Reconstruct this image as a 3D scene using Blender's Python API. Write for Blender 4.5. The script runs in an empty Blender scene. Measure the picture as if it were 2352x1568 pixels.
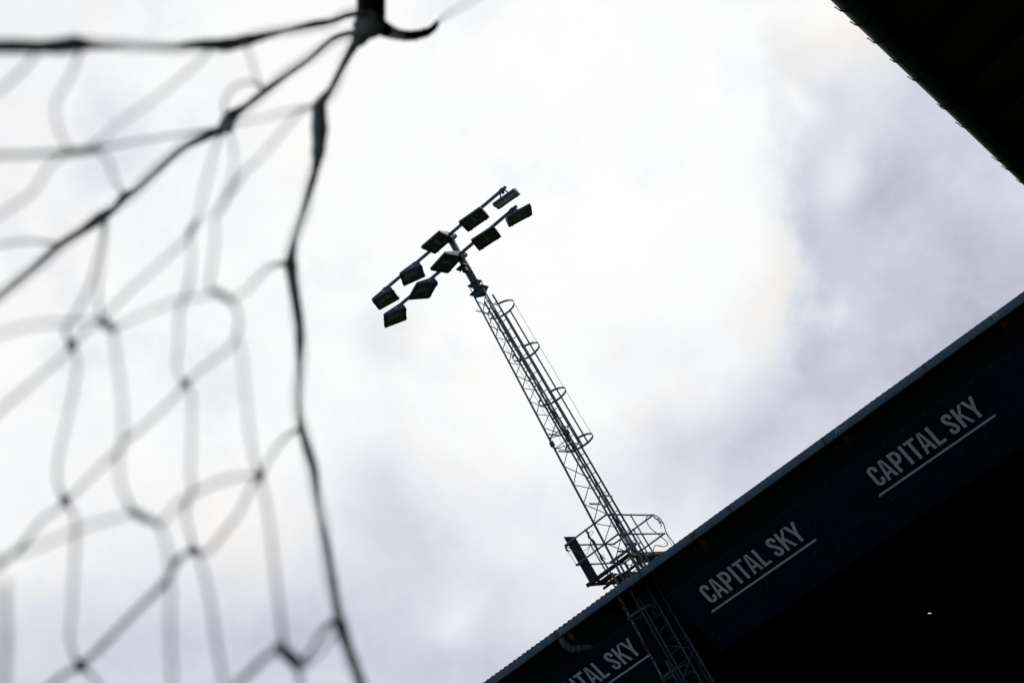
import bpy, bmesh, math, random
from mathutils import Vector, Matrix, noise as mnoise
random.seed(7)
C = bpy.context.scene.collection
CAMZ = 1.0                                    # camera height above the pitch; geometry below is measured from the camera
W = lambda x, y, z: Vector((x, y, z + CAMZ))

# ------------------------------------------------------------------ camera
ROWS = ((0.7159297, 0.51577701, -0.47055153), (-0.59901446, 0.1075632, -0.79348083), (-0.35864514, 0.84994367, 0.38596558))
RT, DN, FW = (Vector(r).normalized() for r in ROWS)
cam = bpy.data.cameras.new('camera'); camo = bpy.data.objects.new('camera', cam); C.objects.link(camo)
camo.matrix_world = Matrix(((RT.x, -DN.x, -FW.x, 0), (RT.y, -DN.y, -FW.y, 0), (RT.z, -DN.z, -FW.z, CAMZ), (0, 0, 0, 1)))
cam.sensor_width = 36; cam.lens = 50.005; cam.clip_start = 0.02; cam.clip_end = 6000
cam.dof.use_dof = True; cam.dof.focus_distance = 33.0; cam.dof.aperture_fstop = 4.1
sc = bpy.context.scene; sc.camera = camo
sc.view_settings.view_transform = 'Standard'; sc.view_settings.look = 'None'
sc.view_settings.exposure = 0; sc.view_settings.gamma = 1
F = 3267.0
def unproj(px, py, d):                         # a point d metres from the camera
    v = RT*((px-1176)/F) + DN*((py-784)/F) + FW
    return v.normalized()*d + Vector((0, 0, CAMZ))

# ------------------------------------------------------------------ materials
def mat(name, col, rough=.6, metal=0, spec=.5, noise=None, scale=6, bump=0, bscale=40, detail=6):
    m = bpy.data.materials.new(name); m.use_nodes = True; nt = m.node_tree; b = nt.nodes['Principled BSDF']
    b.inputs['Base Color'].default_value = (*col, 1); b.inputs['Roughness'].default_value = rough
    b.inputs['Metallic'].default_value = metal; b.inputs['Specular IOR Level'].default_value = spec
    tc = nt.nodes.new('ShaderNodeTexCoord')
    if noise:
        n = nt.nodes.new('ShaderNodeTexNoise'); n.inputs['Scale'].default_value = scale; n.inputs['Detail'].default_value = detail
        n.inputs['Roughness'].default_value = .65
        r = nt.nodes.new('ShaderNodeValToRGB'); el = r.color_ramp.elements
        while len(el) < len(noise): el.new(.5)
        for e, (p, c) in zip(el, noise): e.position = p; e.color = (*c, 1)
        nt.links.new(tc.outputs['Object'], n.inputs['Vector']); nt.links.new(n.outputs['Fac'], r.inputs['Fac'])
        nt.links.new(r.outputs['Color'], b.inputs['Base Color'])
        rr = nt.nodes.new('ShaderNodeMapRange'); rr.inputs['To Min'].default_value = rough-.1; rr.inputs['To Max'].default_value = min(1, rough+.12)
        nt.links.new(n.outputs['Fac'], rr.inputs['Value']); nt.links.new(rr.outputs['Result'], b.inputs['Roughness'])
    if bump:
        n2 = nt.nodes.new('ShaderNodeTexNoise'); n2.inputs['Scale'].default_value = bscale; n2.inputs['Detail'].default_value = 4
        bp = nt.nodes.new('ShaderNodeBump'); bp.inputs['Strength'].default_value = bump; bp.inputs['Distance'].default_value = .01
        nt.links.new(tc.outputs['Object'], n2.inputs['Vector']); nt.links.new(n2.outputs['Fac'], bp.inputs['Height'])
        nt.links.new(bp.outputs['Normal'], b.inputs['Normal'])
    return m
STEEL = (.1, .15, .2)
M = {}
M['steel'] = mat('painted_steel', STEEL, .5, 0, .4, [(.3, (.06, .10, .142)), (.55, (.09, .137, .18)), (.75, (.125, .165, .2))], 7, .12, 60)
M['pole'] = mat('galvanised_pole', STEEL, .45, .25, .5, [(.3, (.10, .15, .19)), (.6, (.15, .21, .25)), (.8, (.2, .25, .28))], 5, .1, 50)
M['rail'] = mat('weathered_rail', STEEL, .5, .1, .45, [(.3, (.13, .165, .165)), (.6, (.2, .24, .23)), (.8, (.32, .34, .31))], 9, .15, 60)
M['rust'] = mat('rusty_steel', (.1, .05, .03), .85, 0, .2, [(.35, (.03, .02, .017)), (.5, (.085, .04, .024)), (.62, (.28, .25, .23)), (.72, (.09, .06, .045))], 9, .5, 70)
M['rustdark'] = mat('dark_rusty_steel', (.05, .03, .02), .85, 0, .2, [(.35, (.02, .017, .016)), (.55, (.05, .03, .022)), (.7, (.09, .045, .03))], 9, .4, 70)
M['rim'] = mat('black_lamp_frame', (.012, .012, .014), .5, 0, .3, [(.3, (.022, .022, .025)), (.7, (.038, .037, .041))], 8)
M['inside'] = mat('lamp_interior', (.05, .05, .045), .5, 0, .3, [(.3, (.16, .16, .15)), (.7, (.28, .275, .26))], 6)
M['fin'] = mat('lamp_divider', (.7, .7, .68), .4, 0, .5, [(.3, (.62, .62, .6)), (.7, (.8, .8, .78))], 6)
M['lens'] = mat('lamp_lens_array', (.07, .05, .02), .5, 0, .4, [(.3, (.08, .058, .022)), (.7, (.17, .12, .05))], 14)
M['plate'] = mat('rating_plate', (.42, .46, .5), .5, 0, .4, [(.4, (.33, .37, .42)), (.6, (.5, .54, .58))], 40)
M['cable'] = mat('black_cable', (.02, .02, .022), .55, 0, .4, [(.3, (.015, .015, .017)), (.7, (.03, .03, .032))], 10)
M['gutter'] = mat('blue_grey_gutter', (.08, .135, .19), .45, 0, .4, [(.3, (.055, .105, .155)), (.55, (.08, .14, .195)), (.75, (.12, .18, .23))], 4.5, .15, 25)
M['gjoint'] = mat('gutter_joint_sealant', (.03, .045, .055), .6, 0, .3, [(.3, (.02, .03, .04)), (.7, (.045, .06, .07))], 30)
M['clip'] = mat('pale_clip_metal', (.25, .3, .35), .45, .2, .5, [(.3, (.17, .21, .25)), (.7, (.35, .40, .45))], 30)
M['panel'] = mat('navy_cladding', (.006, .008, .02), .5, 0, .22, [(.3, (.004, .0066, .021)), (.7, (.0075, .011, .032))], 1.6, .05, 3)
M['strip'] = mat('dark_soffit_sheet', (.005, .006, .009), .55, 0, .2, [(.3, (.004, .005, .008)), (.7, (.0065, .0075, .011))], 1.2)
M['letter'] = mat('pale_grey_lettering', (.42, .47, .47), .6, 0, .3, [(.3, (.58, .65, .65)), (.7, (.70, .76, .76))], 3)
M['rivet'] = mat('rivet_heads', (.3, .33, .36), .5, .2, .4, [(.3, (.2, .23, .25)), (.7, (.4, .42, .45))], 20)
M['orange'] = mat('orange_primer', (.30, .05, .018), .7, 0, .25, [(.3, (.20, .035, .014)), (.6, (.36, .06, .02)), (.8, (.14, .04, .02))], 18)
M['cream'] = mat('cream_paint', (.3, .27, .17), .7, 0, .25, [(.3, (.2, .18, .11)), (.7, (.36, .33, .22))], 18)
M['pipe'] = mat('grey_plastic_pipe', (.09, .105, .115), .5, 0, .3, [(.3, (.075, .09, .10)), (.7, (.11, .125, .135))], 5)
M['roof'] = mat('corrugated_sheet', (.035, .05, .055), .6, 0, .3, [(.3, (.025, .04, .042)), (.7, (.05, .065, .07))], 3)
M['interior'] = mat('dark_stand_interior', (.012, .012, .011), .9, 0, .1, [(.3, (.009, .009, .008)), (.7, (.017, .016, .013))], 2)
M['concrete'] = mat('dark_painted_concrete', (.012, .012, .012), .95, 0, .05, [(.3, (.009, .009, .009)), (.7, (.016, .016, .015))], 2)
M['seat'] = mat('navy_seat_plastic', (.004, .005, .01), .9, 0, .05, [(.3, (.003, .0035, .007)), (.7, (.005, .006, .011))], 5)
M['bgutter'] = mat('green_black_gutter', (.02, .035, .03), .6, 0, .25, [(.3, (.05, .08, .068)), (.7, (.085, .125, .105))], 5)
M['bstrap'] = mat('black_gutter_strap', (.008, .008, .008), .6, 0, .3, [(.3, (.006, .006, .006)), (.7, (.012, .012, .012))], 20)
M['planks'] = mat('dark_timber_boards', (.03, .022, .014), .9, 0, .1, [(.3, (.04, .029, .016)), (.5, (.08, .056, .031)), (.7, (.13, .092, .05))], 1.5)
M['beam'] = mat('dark_beam', (.02, .018, .014), .85, 0, .15, [(.3, (.014, .012, .01)), (.7, (.028, .024, .018))], 3)
M['cord'] = mat('grey_cord', (.28, .3, .31), .85, 0, .2, [(.3, (.40, .44, .45)), (.7, (.62, .65, .66))], 90)
M['hook'] = mat('black_coated_steel', (.008, .009, .012), .5, 0, .3, [(.3, (.006, .007, .009)), (.7, (.012, .013, .016))], 10)
M['rope'] = mat('frayed_rope', (.16, .17, .16), .9, 0, .1, [(.3, (.06, .07, .07)), (.6, (.2, .21, .2)), (.8, (.3, .31, .3))], 25)
M['teal'] = mat('teal_twine', (.02, .09, .09), .85, 0, .1, [(.3, (.012, .05, .055)), (.7, (.035, .14, .14))], 25)
M['wire'] = mat('pale_wire', (.35, .36, .36), .5, .3, .4, [(.3, (.28, .29, .29)), (.7, (.42, .43, .43))], 8)
M['grass'] = mat('grass_pitch', (.045, .075, .022), .9, 0, .1, [(.3, (.026, .036, .018)), (.7, (.05, .062, .03))], .6, .3, 30)
# checker plate: ribbed deck board
m = mat('ribbed_deck_plate', (.05, .06, .07), .6, 0, .3, [(.3, (.035, .05, .062)), (.7, (.065, .085, .10))], 5)
nt = m.node_tree; wv = nt.nodes.new('ShaderNodeTexWave'); wv.bands_direction = 'Y'; wv.inputs['Scale'].default_value = 9
bp = nt.nodes.new('ShaderNodeBump'); bp.inputs['Strength'].default_value = .6; bp.inputs['Distance'].default_value = .01
tc = nt.nodes.new('ShaderNodeTexCoord'); nt.links.new(tc.outputs['Object'], wv.inputs['Vector'])
nt.links.new(wv.outputs['Fac'], bp.inputs['Height']); nt.links.new(bp.outputs['Normal'], nt.nodes['Principled BSDF'].inputs['Normal']); M['deck'] = m
# lamp glass: clear pane with a Fresnel reflection
m = bpy.data.materials.new('lamp_glass'); m.use_nodes = True; nt = m.node_tree; nt.nodes.clear()
o = nt.nodes.new('ShaderNodeOutputMaterial'); mx = nt.nodes.new('ShaderNodeMixShader'); lw = nt.nodes.new('ShaderNodeLayerWeight'); pw = nt.nodes.new('ShaderNodeMath'); pw.operation = 'POWER'; pw.inputs[1].default_value = 5; fr = nt.nodes.new('ShaderNodeMath'); fr.operation = 'MULTIPLY_ADD'; fr.inputs[1].default_value = .9; fr.inputs[2].default_value = .04
nt.links.new(lw.outputs['Facing'], pw.inputs[0]); nt.links.new(pw.outputs[0], fr.inputs[0])
tr = nt.nodes.new('ShaderNodeBsdfTransparent'); tr.inputs['Color'].default_value = (.9, .92, .91, 1)
gl = nt.nodes.new('ShaderNodeBsdfGlossy'); gl.inputs['Roughness'].default_value = .12
nt.links.new(fr.outputs[0], mx.inputs[0]); nt.links.new(tr.outputs[0], mx.inputs[1]); nt.links.new(gl.outputs[0], mx.inputs[2]); nt.links.new(mx.outputs[0], o.inputs[0]); M['glass'] = m
# scratched seam edge of the cladding: its highlights painted on as pale patches
m = mat('scuffed_trim_highlights', (.01, .012, .02), .5, 0, .3, [(.0, (.006, .008, .016)), (.60, (.007, .009, .018)), (.66, (.22, .23, .22)), (.74, (.40, .40, .37))], 2.2, detail=8); M['trim'] = m

# ------------------------------------------------------------------ mesh helpers
def frame(d):
    d = d.normalized(); a = Vector((0, 0, 1)) if abs(d.z) < .9 else Vector((1, 0, 0))
    u = d.cross(a).normalized(); return u, d.cross(u).normalized()
def tube(bm, pts, r, n=8, caps=True):
    pts = [Vector(p) for p in pts]; rs = r if isinstance(r, (list, tuple)) else [r]*len(pts)
    rings = []; u = None
    for i, p in enumerate(pts):
        d = (pts[min(i+1, len(pts)-1)] - pts[max(i-1, 0)]).normalized()
        if u is None: u, v = frame(d)
        else:
            u = (u - d*u.dot(d)).normalized(); v = d.cross(u)
        rings.append([bm.verts.new(p + (u*math.cos(2*math.pi*k/n) + v*math.sin(2*math.pi*k/n))*rs[i]) for k in range(n)])
    for a, b in zip(rings, rings[1:]):
        for k in range(n):
            f = bm.faces.new((a[k], a[(k+1) % n], b[(k+1) % n], b[k])); f.smooth = True
    if caps:
        bm.faces.new(rings[0][::-1]); bm.faces.new(rings[-1])
def bar(bm, a, b, w, t, up):                    # rectangular bar, w along 'up x dir', t along up
    a, b, up = Vector(a), Vector(b), Vector(up); d = (b-a).normalized(); s = d.cross(up).normalized(); up = s.cross(d).normalized()
    vs = [[bm.verts.new(p + s*(i*w/2) + up*(j*t/2)) for i, j in ((-1, -1), (1, -1), (1, 1), (-1, 1))] for p in (a, b)]
    for k in range(4): bm.faces.new((vs[0][k], vs[0][(k+1) % 4], vs[1][(k+1) % 4], vs[1][k]))
    bm.faces.new(vs[0][::-1]); bm.faces.new(vs[1])
def box(bm, lo, hi):
    (x0, y0, z0), (x1, y1, z1) = lo, hi
    v = [bm.verts.new(p) for p in ((x0, y0, z0), (x1, y0, z0), (x1, y1, z0), (x0, y1, z0), (x0, y0, z1), (x1, y0, z1), (x1, y1, z1), (x0, y1, z1))]
    for f in ((3, 2, 1, 0), (4, 5, 6, 7), (0, 1, 5, 4), (1, 2, 6, 5), (2, 3, 7, 6), (3, 0, 4, 7)): bm.faces.new([v[i] for i in f])
def prism(bm, poly, axis):                      # closed polygon of points extruded along axis
    a = [bm.verts.new(p) for p in poly]; b = [bm.verts.new(Vector(p)+Vector(axis)) for p in poly]; n = len(a)
    bm.faces.new(a[::-1]); bm.faces.new(b)
    for k in range(n): bm.faces.new((a[k], a[(k+1) % n], b[(k+1) % n], b[k]))
def ball(bm, c, r, n=8, sc_=(1, 1, 1)):
    g = bmesh.ops.create_uvsphere(bm, u_segments=n, v_segments=max(4, n//2), radius=1)
    for v in g['verts']: v.co = Vector(c) + Vector((v.co.x*r*sc_[0], v.co.y*r*sc_[1], v.co.z*r*sc_[2]))
    for f in {f for v in g['verts'] for f in v.link_faces}: f.smooth = True
def catmull(pts, vals, n=5):
    P, V = [], []
    for i in range(len(pts)-1):
        p0, p1, p2, p3 = pts[max(i-1, 0)], pts[i], pts[i+1], pts[min(i+2, len(pts)-1)]
        for k in range(n):
            t = k/n; t2 = t*t; t3 = t2*t
            P.append(tuple(.5*((2*b)+(c-a)*t+(2*a-5*b+4*c-d)*t2+(-a+3*b-3*c+d)*t3) for a, b, c, d in zip(p0, p1, p2, p3)))
            V.append(tuple(x*(1-t)+y*t for x, y in zip(vals[i], vals[i+1])))
    P.append(tuple(pts[-1])); V.append(tuple(vals[-1])); return P, V
ORG = {}
def thing(name, label, cat, loc=(0, 0, 0), group=None):
    o = bpy.data.objects.new(name, None); C.objects.link(o); o.location = loc; o['label'] = label; o['category'] = cat
    o.empty_display_size = .3
    if group: o['group'] = group
    ORG[o.name] = Vector(loc); return o
def part(name, bm, m, parent=None, bev=0, label=None, org=None):   # vertices are given in world metres
    org = Vector(org) if org is not None else (ORG[parent.name].copy() if parent else Vector())
    po = ORG[parent.name] if parent else Vector()
    bmesh.ops.recalc_face_normals(bm, faces=bm.faces)
    for v in bm.verts: v.co -= org
    me = bpy.data.meshes.new(name); bm.to_mesh(me); bm.free(); me.materials.append(m)
    o = bpy.data.objects.new(name, me); C.objects.link(o); o.parent = parent; o.location = org - po; ORG[o.name] = org
    if bev:
        b = o.modifiers.new('bevel', 'BEVEL'); b.width = bev; b.segments = 2; b.limit_method = 'ANGLE'
    if label: o['label'] = label
    return o
def structure(o): o['kind'] = 'structure'; return o
new = bmesh.new

# ------------------------------------------------------------------ ground
bm = new(); S = 2500
for i in range(1): 
    vs = [bm.verts.new(p) for p in ((-S, -S, 0), (S, -S, 0), (S, S, 0), (-S, S, 0))]; bm.faces.new(vs)
g = structure(part('ground', bm, M['grass'])); g['label'] = 'mown grass pitch in front of the stands'

# ------------------------------------------------------------------ floodlight mast
mast = thing('floodlight_mast', 'tall triangular lattice mast carrying ten floodlights on two crossarms, with caged ladder and railed platform', 'floodlight mast', (-13.64, 31.8, 0))
ZB, ZT = -1.0, 16.2
def leg(k, z):                                  # the three corner legs, tapering upwards
    lo = ((-13.975, 31.57), (-13.305, 31.57), (-13.64, 32.15))[k]; hi = ((-13.68, 31.765), (-13.345, 31.765), (-13.515, 32.03))[k]
    t = (z-7.97)/(16.17-7.97); return W(lo[0]+(hi[0]-lo[0])*t, lo[1]+(hi[1]-lo[1])*t, z)
for k in range(3):
    bm = new(); tube(bm, [leg(k, ZB), leg(k, 11.45), leg(k, ZT)], [.034, .028, .024] if k < 2 else [.03, .024, .02], 10)
    for z in (11.45, 3.0):                      # bolted joint between mast sections
        tube(bm, [leg(k, z-.05), leg(k, z-.012)], .065, 8); tube(bm, [leg(k, z+.012), leg(k, z+.05)], .065, 8)
        for a in range(4):
            p = leg(k, z)+Vector((.05*math.cos(a*1.57), .05*math.sin(a*1.57), 0)); tube(bm, [p-Vector((0, 0, .075)), p+Vector((0, 0, .075))], .011, 6)
    part('leg', bm, M['steel'], mast)
zs = [11.55+.405*i for i in range(12)]; zs2 = [11.35-.56*i for i in range(22)]
for a, b, sh in ((0, 1, 0), (0, 2, 1), (1, 2, 0)):
    bm = new()
    for zz, h in ((zs, 1), (zs2, -1)):
        for i in range(len(zz)-1):
            p, q = (a, b) if (i+sh) % 2 == 0 else (b, a)
            if zz[i+1] < ZB+.1: break
            tube(bm, [leg(p, zz[i]), leg(q, zz[i+1])], .0115, 6)
    for z in (11.3, 11.62): tube(bm, [leg(a, z), leg(b, z)], .0115, 6)
    part('lattice_bracing', bm, M['steel'], mast)
for x0, y0, x1, y1 in ((-13.80, 31.66, -13.80, 32.34), (-13.42, 31.68, -13.44, 32.34)):
    for z in (11.2, 11.72, 15.75, 9.6, 8.2):    # fins carrying the ladder
        bm = new(); bar(bm, W(x0, y0, z), W(x1, y1, z), .008, .05, (0, 0, 1)); part('ladder_bracket', bm, M['steel'], mast)
# head: flanges, gussets, pole
bm = new()
cx = -13.515; cy = 31.86
box(bm, W(cx-.235, cy-.19, 16.225), W(cx+.235, cy+.19, 16.25)); 
v = [W(cx-.20, cy-.15, 16.215), W(cx+.20, cy-.15, 16.215), W(cx+.20, cy+.17, 16.215), W(cx-.20, cy+.17, 16.215)]
lo = [leg(0, 16.09), leg(1, 16.09), leg(1, 16.09)+Vector((-.14, .26, 0)), leg(0, 16.09)+Vector((.14, .26, 0))]
a = [bm.verts.new(p) for p in v]; b = [bm.verts.new(p) for p in lo]
for k in range(4): bm.faces.new((a[k], a[(k+1) % 4], b[(k+1) % 4], b[k]))
bm.faces.new(a); bm.faces.new(b[::-1])
part('head_plate', bm, M['steel'], mast, .006)
bm = new(); box(bm, W(cx-.17, cy-.15, 16.47), W(cx+.17, cy+.15, 16.495))
for sx, sy in ((-1, -1), (1, -1), (1, 1), (-1, 1)):
    tube(bm, [W(cx+sx*.14, cy+sy*.12, 16.19), W(cx+sx*.14, cy+sy*.12, 16.53)], .014, 6)
for ang in range(4):
    d = Vector((math.cos(ang*math.pi/2), math.sin(ang*math.pi/2), 0)); c0 = W(cx, cy, 0)
    prism(bm, [c0+d*.1+Vector((0, 0, 16.255)), c0+d*.15+Vector((0, 0, 16.255)), c0+d*.12+Vector((0, 0, 16.465)), c0+d*.1+Vector((0, 0, 16.465))], d.cross(Vector((0, 0, 1)))*.012)
part('flange', bm, M['steel'], mast, .004)
PX = lambda z: cx+.033-.0+(z-16.5)*.028-.033
bm = new(); tube(bm, [W(PX(16.24), cy+.02, 16.24), W(PX(18.12), cy+.03, 18.12)], [.108, .098], 20)
part('pole', bm, M['pole'], mast)
bm = new()
for z in (17.0,):
    box(bm, W(PX(z)-.16, cy-.30, z), W(PX(z)+.12, cy-.085, z+.04)); box(bm, W(PX(z)-.06, cy-.22, z-.15), W(PX(z)+.07, cy-.10, z-.01))
    tube(bm, [W(PX(z)-.10, cy-.24, z-.10), W(PX(z)-.10, cy-.24, z)], .018, 6)
part('junction_box', bm, M['rim'], mast, .008)
ARM = [((-11.258, 31.72, 17.990), (-16.38, 31.72, 18.136)), ((-11.284, 31.72, 17.336), (-16.30, 31.72, 17.446))]
for a, b in ARM:
    a, b = W(*a), W(*b); d = (b-a).normalized(); up = Vector((0, 0, 1)); s = .034; t = .005
    bm = new()                                  # open-ended square tube
    ux = d.cross(up).normalized(); uz = ux.cross(d).normalized()
    rings = []
    for p in (a, b):
        rings.append([[bm.verts.new(p+ux*(i*q)+uz*(j*q)) for i, j in ((-1, -1), (1, -1), (1, 1), (-1, 1))] for q in (s, s-t)])
    for k in range(4):
        l = (k+1) % 4
        bm.faces.new((rings[0][0][k], rings[0][0][l], rings[1][0][l], rings[1][0][k]))
        bm.faces.new((rings[0][1][k], rings[0][1][l], rings[1][1][l], rings[1][1][k]))
        for e in (0, 1): bm.faces.new((rings[e][0][k], rings[e][0][l], rings[e][1][l], rings[e][1][k]))
    part('crossarm', bm, M['steel'], mast)
    bm = new(); zc = a.z-CAMZ+.065              # clamp holding the arm to the pole
    px = PX(zc)
    for s_ in (-1, 1):
        box(bm, W(px+s_*.13-.012, 31.67, zc-.06), W(px+s_*.13+.012, 31.98, zc+.055))
        tube(bm, [W(px+s_*.16, 31.64, zc), W(px+s_*.16, 32.02, zc)], .012, 6)
        tube(bm, [W(px+s_*.10, 31.70, zc+.02), W(px+s_*.10, 31.70, zc+.12)], .012, 6)
    box(bm, W(px-.16, 31.985, zc-.06), W(px+.16, 32.005, zc+.06)); tube(bm, [W(px, 31.89, zc-.075), W(px, 31.89, zc-.035)], .125, 18)
    part('arm_clamp', bm, M['steel'], mast, .003)
    for i in range(2):                          # little tags under the arm
        bm = new(); p = a.lerp(b, .12+.21*i); tube(bm, [p+Vector((0, -.02, -.03)), p+Vector((.0, -.05, -.085))], [.014, .002], 5)
        part('cable_tag', bm, M['plate'], mast)
# floodlights: prototype in its own axes (x along the two compartments, y from thin to deep edge, opening faces down)
LX, LY = .35, .32
prof = [(-LY, .012), (-LY, .068), (.19, .195), (.265, .185), (.318, .08), (LY, .012)]
def flood():
    o = {}
    bm = new()                                  # folded sheet housing, open below
    A = [bm.verts.new((-LX, y, z)) for y, z in prof]; B = [bm.verts.new((LX, y, z)) for y, z in prof]
    for k in range(len(prof)-1): bm.faces.new((A[k], A[k+1], B[k+1], B[k]))
    bm.faces.new(A[::-1]); bm.faces.new(B); o['floodlight'] = (bm, 'steel', .012)
    bm = new()                                  # flat black rim, rounded corners, wide bars on both long edges
    def rr(hx, y0, y1, r, n=4):
        P = []
        for cx_, cy_, a0 in ((hx-r, y1-r, 0), (-hx+r, y1-r, 90), (-hx+r, y0+r, 180), (hx-r, y0+r, 270)):
            for i in range(n+1): P.append((cx_+r*math.cos(math.radians(a0+90*i/n)), cy_+r*math.sin(math.radians(a0+90*i/n))))
        return P
    out = rr(LX+.008, -LY-.008, LY+.008, .035); inn = rr(LX-.028, -LY+.085, LY-.075, .012); n = len(out)
    V = [[bm.verts.new((x, y, z)) for x, y in P] for P, z in ((out, -.008), (inn, -.008), (inn, .010), (out, .010))]
    for q in range(4):
        for k in range(n): bm.faces.new((V[q][k], V[q][(k+1) % n], V[(q+1) % 4][(k+1) % n], V[(q+1) % 4][k]))
    for sx in (-1, 1):                          # latches and screws
        box(bm, (sx*.24-.02, LY+.004, -.014), (sx*.24+.02, LY+.024, .012)); box(bm, (sx*.16-.05, -LY-.014, -.004), (sx*.16+.05, -LY-.006, .014))
        for sy in (-1, 1): tube(bm, [(sx*(LX-.03), sy*(LY-.03), -.012), (sx*(LX-.03), sy*(LY-.03), -.006)], .008, 6)
    o['front_frame'] = (bm, 'rim', .002)
    bm = new()                                  # bright lining inside the housing
    P = [(-.235, .012), (-.235, .055), (.13, .165), (.205, .155), (.245, .012)]
    A = [bm.verts.new((-LX+.03, y, z)) for y, z in P]; B = [bm.verts.new((LX-.03, y, z)) for y, z in P]
    for k in range(len(P)-1): bm.faces.new((A[k], A[k+1], B[k+1], B[k]))
    bm.faces.new(A); bm.faces.new(B[::-1]); o['reflector'] = (bm, 'inside', 0)
    bm = new(); prism(bm, [(-.006, -.225, .012), (-.006, .20, .012), (-.006, .20, .03), (-.006, .12, .15), (-.006, -.225, .05)], (.012, 0, 0)); o['divider'] = (bm, 'fin', 0)
    for sx in (-1, 1):
        bm = new(); y0, z0, y1, z1 = .0, .118, .19, .15
        prism(bm, [(sx*.165-.115, y0, z0), (sx*.165+.115, y0, z0), (sx*.165+.115, y1, z1-.008), (sx*.165-.115, y1, z1-.008)], (0, 0, -.012)); o['lamp_panel%d' % sx] = (bm, 'lens', .002)
    bm = new(); V_ = [bm.verts.new(p) for p in ((-LX+.02, -LY+.08, .004), (LX-.02, -LY+.08, .004), (LX-.02, LY-.07, .004), (-LX+.02, LY-.07, .004))]; bm.faces.new(V_); o['glass'] = (bm, 'glass', 0)
    bm = new(); box(bm, (LX+.002, .03, .075), (LX+.004, .125, .125)); o['rating_plate'] = (bm, 'plate', 0)
    return o
TYPES = {}
for nm, (bm, mt, bv) in flood().items():
    bmesh.ops.recalc_face_normals(bm, faces=bm.faces); me = bpy.data.meshes.new(nm.rstrip('-1')); bm.to_mesh(me); bm.free(); me.materials.append(M[mt]); TYPES[nm] = (me, bv)
FL = [(0, -11.330, 31.45, 17.524, 13.6, 13.0), (0, -12.413, 31.45, 17.720, 14.0, -3.0), (0, -13.679, 31.45, 17.952, 1.9, -4.5), (0, -14.815, 31.45, 17.710, -59.6, -3.5), (0, -15.884, 31.45, 17.700, -67.0, -2),
      (1, -11.263, 31.45, 16.901, 28.6, 5), (1, -12.396, 31.45, 17.050, 17.9, -3.4), (1, -13.748, 31.45, 17.293, -11.2, -8), (1, -14.765, 31.45, 17.131, -28.2, -7.5), (1, -15.902, 31.45, 17.085, -51.0, -3.2)]
LFL = ['outermost lamp at the free end of the upper crossarm, grey back catching light', 'upper crossarm lamp beside the free end lamp', 'upper crossarm lamp against the pole, pale lit end plate', 'upper crossarm lamp turned sideways, label plate showing', 'outermost lamp over the net side of the upper crossarm',
       'outermost lamp at the free end of the lower crossarm, seen nearly face on', 'lower crossarm lamp beside the free end lamp', 'lower crossarm lamp in front of the pole', 'lower crossarm lamp with wide open face, next to the pole lamp', 'lowest lamp, over the net side of the lower crossarm']
for i, (row, x, y, z, az, tl) in enumerate(FL):
    loc = W(x, y, z); rot = Matrix.Rotation(math.radians(az), 4, 'Z') @ Matrix.Rotation(math.radians(tl), 4, 'X')
    me, bv = TYPES['floodlight']; h = bpy.data.objects.new('floodlight', me); C.objects.link(h); h.parent = mast; h['label'] = LFL[i]
    h.matrix_local = Matrix.Translation(loc-ORG[mast.name]) @ rot; ORG[h.name] = loc
    b = h.modifiers.new('bevel', 'BEVEL'); b.width = bv; b.segments = 2; b.limit_method = 'ANGLE'
    for nm, (me, bv) in TYPES.items():
        if nm == 'floodlight': continue
        c = bpy.data.objects.new(nm.rstrip('-1'), me); C.objects.link(c); c.parent = h
    # yoke between housing and arm (in the lamp's axes)
    a, b = W(*ARM[row][0]), W(*ARM[row][1]); t = (loc.x-a.x)/(b.x-a.x); pa = a.lerp(b, max(.02, min(.985, t)))
    if i in (0, 5): pa = a.lerp(b, .03 if i == 0 else .035)
    inv = (Matrix.Translation(loc) @ rot).inverted(); q = inv @ pa
    bm = new(); n0 = Vector((0, .12, .18))
    for sx in (-1, 1):
        base = Vector((sx*.13, .14, .16)); mid = Vector((sx*.115, .2, .255)).lerp(q, .25); 
        bar(bm, base, mid, .04, .012, (0, 1, .3)); bar(bm, mid, q+Vector((sx*.03, 0, -.02)), .04, .012, (0, 1, .3))
    c = inv.to_3x3() @ Vector((0, 0, -1))
    tube(bm, [q+c*.10, q+c*.03], .04, 10)
    for sx in (-1, 1):
        dx = inv.to_3x3() @ Vector((1, 0, 0)); dy = inv.to_3x3() @ Vector((0, 1, 0))
    box_pts = [q+dx*sx_*.06+dy*sy_*.045+c*.045 for sx_, sy_ in ((-1, -1), (1, -1), (1, 1), (-1, 1))]
    prism(bm, box_pts, -c*.09)
    bmesh.ops.recalc_face_normals(bm, faces=bm.faces); me = bpy.data.meshes.new('yoke'); bm.to_mesh(me); bm.free(); me.materials.append(M['steel'])
    y_ = bpy.data.objects.new('yoke', me); C.objects.link(y_); y_.parent = h
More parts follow.
